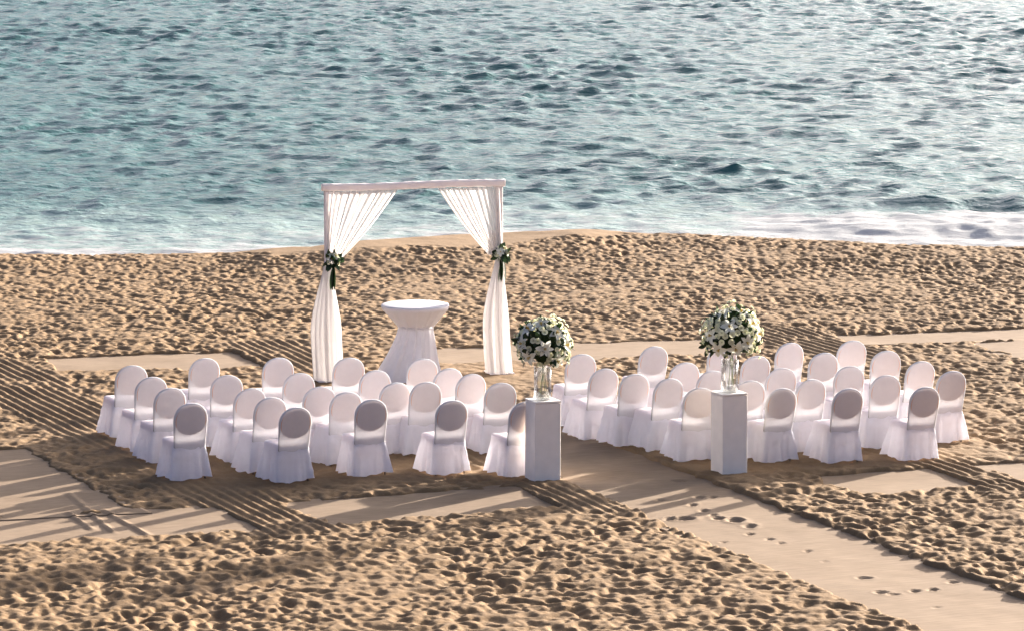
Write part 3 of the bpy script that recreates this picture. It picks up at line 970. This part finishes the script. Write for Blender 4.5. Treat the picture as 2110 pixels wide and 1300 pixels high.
def stamen_mesh(s):
    mb = MB()
    for k in range(6):
        a = k * math.pi / 3 + 0.4
        mb.tube([(0, 0, 0.02 * s), (0.14 * s * math.cos(a), 0.14 * s * math.sin(a), 0.42 * s)], [0.018 * s, 0.035 * s], 5)
    return mb.mesh('stamen')
def rose_mesh(s, seed):
    """rounded blossom: overlapping curled petals round a bud"""
    rg = random.Random(seed); vv, ff = [], []
    for ringi, (cnt, rad, zz, open_) in enumerate(((3, 0.22, 0.50, 0.10), (5, 0.42, 0.40, 0.35), (6, 0.62, 0.24, 0.75))):
        for k in range(cnt):
            a0 = 2 * math.pi * k / cnt + ringi * 0.5 + rg.uniform(-.15, .15)
            b = len(vv); nu, nv = 5, 4
            span_ = 2 * math.pi / cnt * 0.68
            for j in range(nv):
                t = j / (nv - 1)
                for i in range(nu):
                    u = i / (nu - 1) * 2 - 1
                    a = a0 + u * span_ * (0.4 + 0.6 * math.sin(math.pi * (0.2 + 0.6 * t)))
                    r_ = s * (rad * (0.35 + 0.65 * t) + open_ * 0.30 * t ** 2 - 0.06 * u * u * t)
                    z = s * (zz * t * (1 - 0.35 * open_ * t) + 0.06 * ringi * 0 - 0.08 * u * u * t)
                    vv.append((r_ * math.cos(a), r_ * math.sin(a), z))
            for j in range(nv - 1):
                for i in range(nu - 1):
                    c = b + j * nu + i
                    ff.append((c, c + 1, c + nu + 1, c + nu))
    return py_mesh('blossom', vv, ff, True)
LILY = lily_mesh(0.118); STAM = stamen_mesh(0.118)
ROSES = [rose_mesh(0.046, i) for i in range(3)] + [rose_mesh(0.036, 9)]
LEAF_A = leaf_mesh('leaf', 0.15, 0.030, 0.3); LEAF_B = leaf_mesh('leaf', 0.10, 0.026, 0.1)
LEAF_L = leaf_mesh('leaf', 0.34, 0.028, 0.06)

def orient(o, pos, nrm, spin, axis_='Z'):
    qn = Vector(nrm).to_track_quat('Z' if axis_ == 'Z' else 'Y', 'Y' if axis_ == 'Z' else 'Z')
    o.rotation_mode = 'QUATERNION'
    if axis_ == 'Z':
        o.rotation_quaternion = qn @ Euler((0, 0, spin)).to_quaternion()
    else:
        o.rotation_quaternion = qn @ Euler((0, spin, 0)).to_quaternion()
    o.location = pos

def bouquet(name, loc, rx, rz_, seed, label, lilies, n_bl, n_leaf):
    rg = random.Random(seed)
    root = empty(name, loc)
    tag(root, label, 'bouquet', 'large flower bouquets on the plinths')
    # mossy heart of the arrangement
    vv = []
    nr_, nc = 10, 18
    for i in range(nr_):
        ph = math.pi * i / (nr_ - 1)
        for k in range(nc):
            a = 2 * math.pi * k / nc
            kk = 0.62 + 0.06 * math.sin(3 * a + i)
            vv.append((rx * kk * math.sin(ph) * math.cos(a), rx * kk * math.sin(ph) * math.sin(a), rz_ * kk * math.cos(ph)))
    mesh_obj('foliage_core', fast_mesh('foliage_core', np.array(vv), grid_quads(nr_, nc, True)), M['core'], root)
    def sphere_dir(lo=-0.75):
        while True:
            d = Vector((rg.gauss(0, 1), rg.gauss(0, 1), rg.gauss(0, 1))).normalized()
            if d.z > lo: return d
    used = []
    for d in lilies:
        d = Vector(d).normalized(); used.append(d)
        o = mesh_obj('lily', LILY, M['petal'], root)
        orient(o, (d.x * rx * 0.92, d.y * rx * 0.92, d.z * rz_ * 0.92), d, rg.uniform(0, 6))
        s = mesh_obj('stamen', STAM, M['yellow'], o)
    for i in range(n_leaf):
        d = sphere_dir(-0.60)
        o = mesh_obj('leaf', LEAF_A if i % 3 else LEAF_B, M['leaf'] if i % 5 else M['leaf2'], root)
        t = (d + Vector((rg.uniform(-.7, .7), rg.uniform(-.7, .7), rg.uniform(-.7, .4)))).normalized()
        k = rg.uniform(0.55, 0.80) if i % 9 else rg.uniform(0.85, 0.95)
        orient(o, (d.x * rx * k, d.y * rx * k, d.z * rz_ * k), t, rg.uniform(0, 6), 'Y')
    made = tries = 0
    while made < n_bl and tries < 4000:
        tries += 1
        d = sphere_dir(-0.80)
        # denser towards the crown and the rim, gaps where the leaves show
        if d.z < -0.62: continue
        if rg.random() > 0.24 + 0.75 * max(0, d.z) ** 1.5 + 0.55 * d.x * d.x + 0.4 * max(0, d.y): continue
        if any((d - e).length < 0.30 for e in used[:len(lilies)]): continue
        if any((d - e).length < 0.12 for e in used[len(lilies):]): continue
        used.append(d); made += 1
        o = mesh_obj('blossom', ROSES[rg.randrange(4)], M['rose'] if rg.random() < .6 else M['petal'], root)
        k = rg.uniform(0.84, 1.12) * (1 + 0.09 * math.sin(3.1 * d.x + 2.3 * d.z * 2 + seed) + 0.06 * math.sin(5 * d.z - 4 * d.y + seed))
        orient(o, (d.x * rx * k, d.y * rx * k, d.z * rz_ * k), d, rg.uniform(0, 6))
    return root

def posy(loc, rz, seed, label):
    rg = random.Random(seed)
    root = empty('flower_posy', loc, rz)
    tag(root, label, 'flowers', 'flower posies tying back the arch curtains')
    for i in range(36):
        o = mesh_obj('leaf', LEAF_A if i % 2 else LEAF_B, M['leaf'], root)
        o.scale = (1.2, 0.9, 0.9)
        d = Vector((rg.gauss(0, 1), -abs(rg.gauss(0, .8)), rg.gauss(0, .8))).normalized()
        orient(o, (d.x * .04, d.y * .05, d.z * .04), d, rg.uniform(0, 6), 'Y')
    for i in range(7):
        o = mesh_obj('leaf', LEAF_L, M['leaf'], root)
        d = Vector((rg.uniform(-.28, .2), rg.uniform(-.10, .0), -1)).normalized()
        orient(o, (rg.uniform(-.03, .03), -.05, -.06), d, rg.uniform(-.6, .6), 'Y')
    for i in range(12):
        o = mesh_obj('blossom', ROSES[i % 4], M['rose'], root)
        d = Vector((rg.uniform(-1, 1), -rg.uniform(.3, 1), rg.uniform(-.4, 1.2))).normalized()
        orient(o, (d.x * .11, d.y * .10, d.z * .11), d, rg.uniform(0, 6))
    for d in ((0.3, -.7, .8), (-.2, -.8, .3)):
        o = mesh_obj('lily', LILY, M['petal'], root); o.scale = (.6, .6, .6)
        d = Vector(d).normalized(); orient(o, tuple(d * .10), d, rg.uniform(0, 6))
        mesh_obj('stamen', STAM, M['yellow'], o)
    return root
zt = arch.location.z + TIE_Z
ca, sa = math.cos(arch_rz), math.sin(arch_rz)
def arch_pt(x, y): return (mid[0] + x * ca - y * sa, mid[1] + x * sa + y * ca)
p_ = arch_pt(-hs + 0.03, -0.12); posy((p_[0], p_[1], zt), arch_rz, 3, 'dark leafy posy with white flowers on the arch post farther from the plinths')
p_ = arch_pt(hs - 0.02, -0.12); posy((p_[0], p_[1], zt + 0.02), arch_rz, 8, 'dark leafy posy with white flowers on the arch post nearer the plinths')

# ------------------------------------------------------------------ cocktail table
tg = unproject(856, 783)
tz = sand_zone(tg[0], tg[1], 0.25)
table = empty('cocktail_table', (tg[0], tg[1], tz))
tag(table, 'tall round cocktail table in a gathered white cloth under the arch', 'table')
TR, THT = 0.475, 1.07
mb = MB(); mb.lathe([(TR - 0.012, THT - 0.032), (TR - 0.003, THT - 0.026), (TR - 0.003, THT - 0.008), (TR - 0.012, THT - 0.004)], 64); mb.build('table_top', M['plinth'], table, True)
mb = MB(); mb.lathe([(0.03, 0.04), (0.03, THT - 0.04)], 16); mb.build('pole', M['metal'], table, True)
mb = MB(); mb.lathe([(0.24, 0.0), (0.24, 0.012), (0.05, 0.04), (0.035, 0.05)], 32); mb.build('foot_plate', M['metal'], table, True)
def table_cloth():
    nc = 220
    a = np.arange(nc) / nc * 2 * math.pi
    prof = [(0.02, THT + 0.004, 0), (0.30, THT + 0.004, 0), (TR - 0.02, THT + 0.004, 0), (TR, THT - 0.002, 0), (TR + 0.004, THT - 0.02, 0), (TR, THT - 0.045, 0.0)]
    for t in np.linspace(0.08, 1, 12):       # bowl down to the waist
        r_ = TR + (0.232 - TR) * (t ** 1.05); z = THT - 0.045 - 0.265 * t
        prof.append((r_, z, 0.012 + 0.045 * t))
    waist = THT - 0.31
    for t in np.linspace(0.06, 1, 22):
        r_ = 0.232 + 0.195 * t ** 1.2; z = waist * (1 - t) + 0.012 * t
        prof.append((r_, z, 0.030 + 0.05 * t))
    rg = np.random.default_rng(17); ph = rg.uniform(0, 6.28, 8)
    vv = []
    for i, (r_, z, f) in enumerate(prof):
        low = sstep(waist, 0.0, np.array(z))
        rip_f = np.sin(23 * a + ph[0]) * 0.35 + np.sin(37 * a + ph[1]) * 0.2 + np.sin(13 * a + ph[2] + 0.6 * low) * 0.5
        wide = np.sin(6 * a + ph[3]) * 0.8 + np.sin(9 * a + ph[4]) * 0.6
        rip = rip_f * (1 - 0.55 * low) + wide * low
        rr = r_ + f * rip * (0.5 if z > waist else 0.62)
        x, y = rr * np.cos(a), rr * np.sin(a)
        # the skirt is pulled out to one side
        x = x - 0.10 * low
        x = x * (1 + 0.05 * low)
        vv.append(np.stack([x, y, np.full(nc, z) + (0.012 * np.sin(5 * a + ph[5]) * low)], -1))
    ff = [tuple(int(i) for i in f[::-1]) for f in grid_quads(len(prof), nc, True)] + [tuple(range(nc))]
    return py_mesh('cloth', np.concatenate(vv), ff, True)
mesh_obj('cloth', table_cloth(), M['tablecloth'], table)
# sash at the waist
mb = MB(); pts = [((0.236 + .004 * math.sin(9 * a)) * math.cos(a), (0.236 + .004 * math.sin(9 * a)) * math.sin(a), THT - 0.31 + .006 * math.sin(2 * a)) for a in np.linspace(0, 2 * math.pi, 49)]
mb.tube(pts, 0.016, 8, cap=False); mb.build('sash', M['tablecloth'], table, True)

# ------------------------------------------------------------------ plinths, vases, bouquets
def plinth(u, v, vtop, side_lab, w, rz, tilt):
    g = unproject(u, v)
    # the pixel is the middle of the near foot edges; the centre lies a little behind it
    x, y = g[0], g[1] + w * 0.30
    z = sand_zone(x, y, 0.15, np.min) - 0.01
    h = 1.0
    o = empty('flower_plinth', (x, y, z), rz)
    o.rotation_euler = (0, tilt, rz)
    tag(o, side_lab[0], 'plinth', 'white flower plinths at the start of the aisle')
    mb = MB(); mb.box((0, 0, (h - 0.028) / 2), (w, w, h - 0.028), 0.004); mb.build('body', M['plinth'], o)
    mb = MB(); mb.box((0, 0, h - 0.012), (w + 0.006, w + 0.006, 0.024), 0.004); mb.build('top_panel', M['plinth'], o)
    return x, y, z, h
def vase(x, y, z, rad, h, ribs, label, seed, rz):
    t = empty('glass_vase', (x, y, z), rz)
    tag(t, label, 'vase', 'clear glass vases on the plinths')
    n = 64
    prof = [(rad * 0.9, 0.0), (rad, 0.006), (rad, h * 0.5), (rad, h), (rad - 0.006, h), (rad - 0.006, h * 0.5), (rad - 0.008, 0.02), (0.01, 0.016)]
    vv = []
    for i, (r_, zz) in enumerate(prof):
        for k in range(n):
            a = 2 * math.pi * k / n
            rr = r_ * (1 + (ribs * math.cos(16 * a) if i < 4 else 0))
            vv.append((rr * math.cos(a), rr * math.sin(a), zz))
    ff = [tuple(map(int, f)) for f in grid_quads(len(prof), n, True)] + [tuple(range(n - 1, -1, -1)), tuple((len(prof) - 1) * n + k for k in range(n))]
    mesh_obj('vase_body', py_mesh('vase_body', vv, ff, True), M['glass'], t)
    return t

w = 0.335
x, y, z, h = plinth(1118, 988, 822, ['square white plinth behind the chairs left of the aisle facing the arch'], w, TH - R(2), R(0.4))
vase(x, y, z + h + 0.001, 0.105, 0.40, 0.0, 'smooth clear glass cylinder vase on the plinth left of aisle facing arch', 1, TH)
def stems(root, drop, rad, n, seed):
    rg = random.Random(seed)
    for i in range(n):
        a = rg.uniform(0, 6.28); r0 = rg.uniform(0.1, 0.75) * rad; b = a + rg.uniform(1.5, 4)
        mb = MB(); mb.tube([(r0 * math.cos(a), r0 * math.sin(a), -0.05), (0.7 * rad * math.cos(b), 0.7 * rad * math.sin(b), -drop)], 0.0035, 6)
        mb.build('stem', M['stem'], root)
LIL1 = [(0.05, -1, 0.02), (0.85, -.5, .1), (-.8, -.55, .15), (-.1, -.55, .95), (.55, -.75, .65), (-.55, -.8, -.35), (.55, -.75, -.5), (.2, .5, 1), (-.8, .3, .5), (.9, .3, .4), (-.6, -.5, .75)]
LIL2 = [(-.12, -.85, .45), (.5, -.85, -.12), (-.75, -.6, .1), (.75, -.5, .55), (.1, -.95, -.35), (-.5, -.8, -.4), (-.35, -.4, .9), (.35, -.3, 1), (.9, -.3, .1), (.2, .7, .8), (-.7, .5, .5)]
b1 = bouquet('flower_bouquet', (x + .01, y, z + h + 0.40 + 0.26), 0.335, 0.335, 21, 'round bouquet of white lilies and dark leaves, on the plinth left of aisle facing arch', LIL1, 150, 120)
stems(b1, 0.26 + 0.37, 0.09, 4, 5)
x, y, z, h = plinth(1503, 974, 808, ['square white plinth behind the chairs right of the aisle facing the arch'], w, TH, R(-0.3))
vase(x, y, z + h + 0.001, 0.105, 0.40, 0.022, 'ribbed clear glass cylinder vase on the plinth right of aisle facing arch', 2, TH)
b2 = bouquet('flower_bouquet', (x + .02, y, z + h + 0.40 + 0.29), 0.355, 0.35, 34, 'fuller round bouquet of white flowers, on the plinth right of aisle facing arch', LIL2, 190, 110)
stems(b2, 0.29 + 0.37, 0.09, 5, 6)
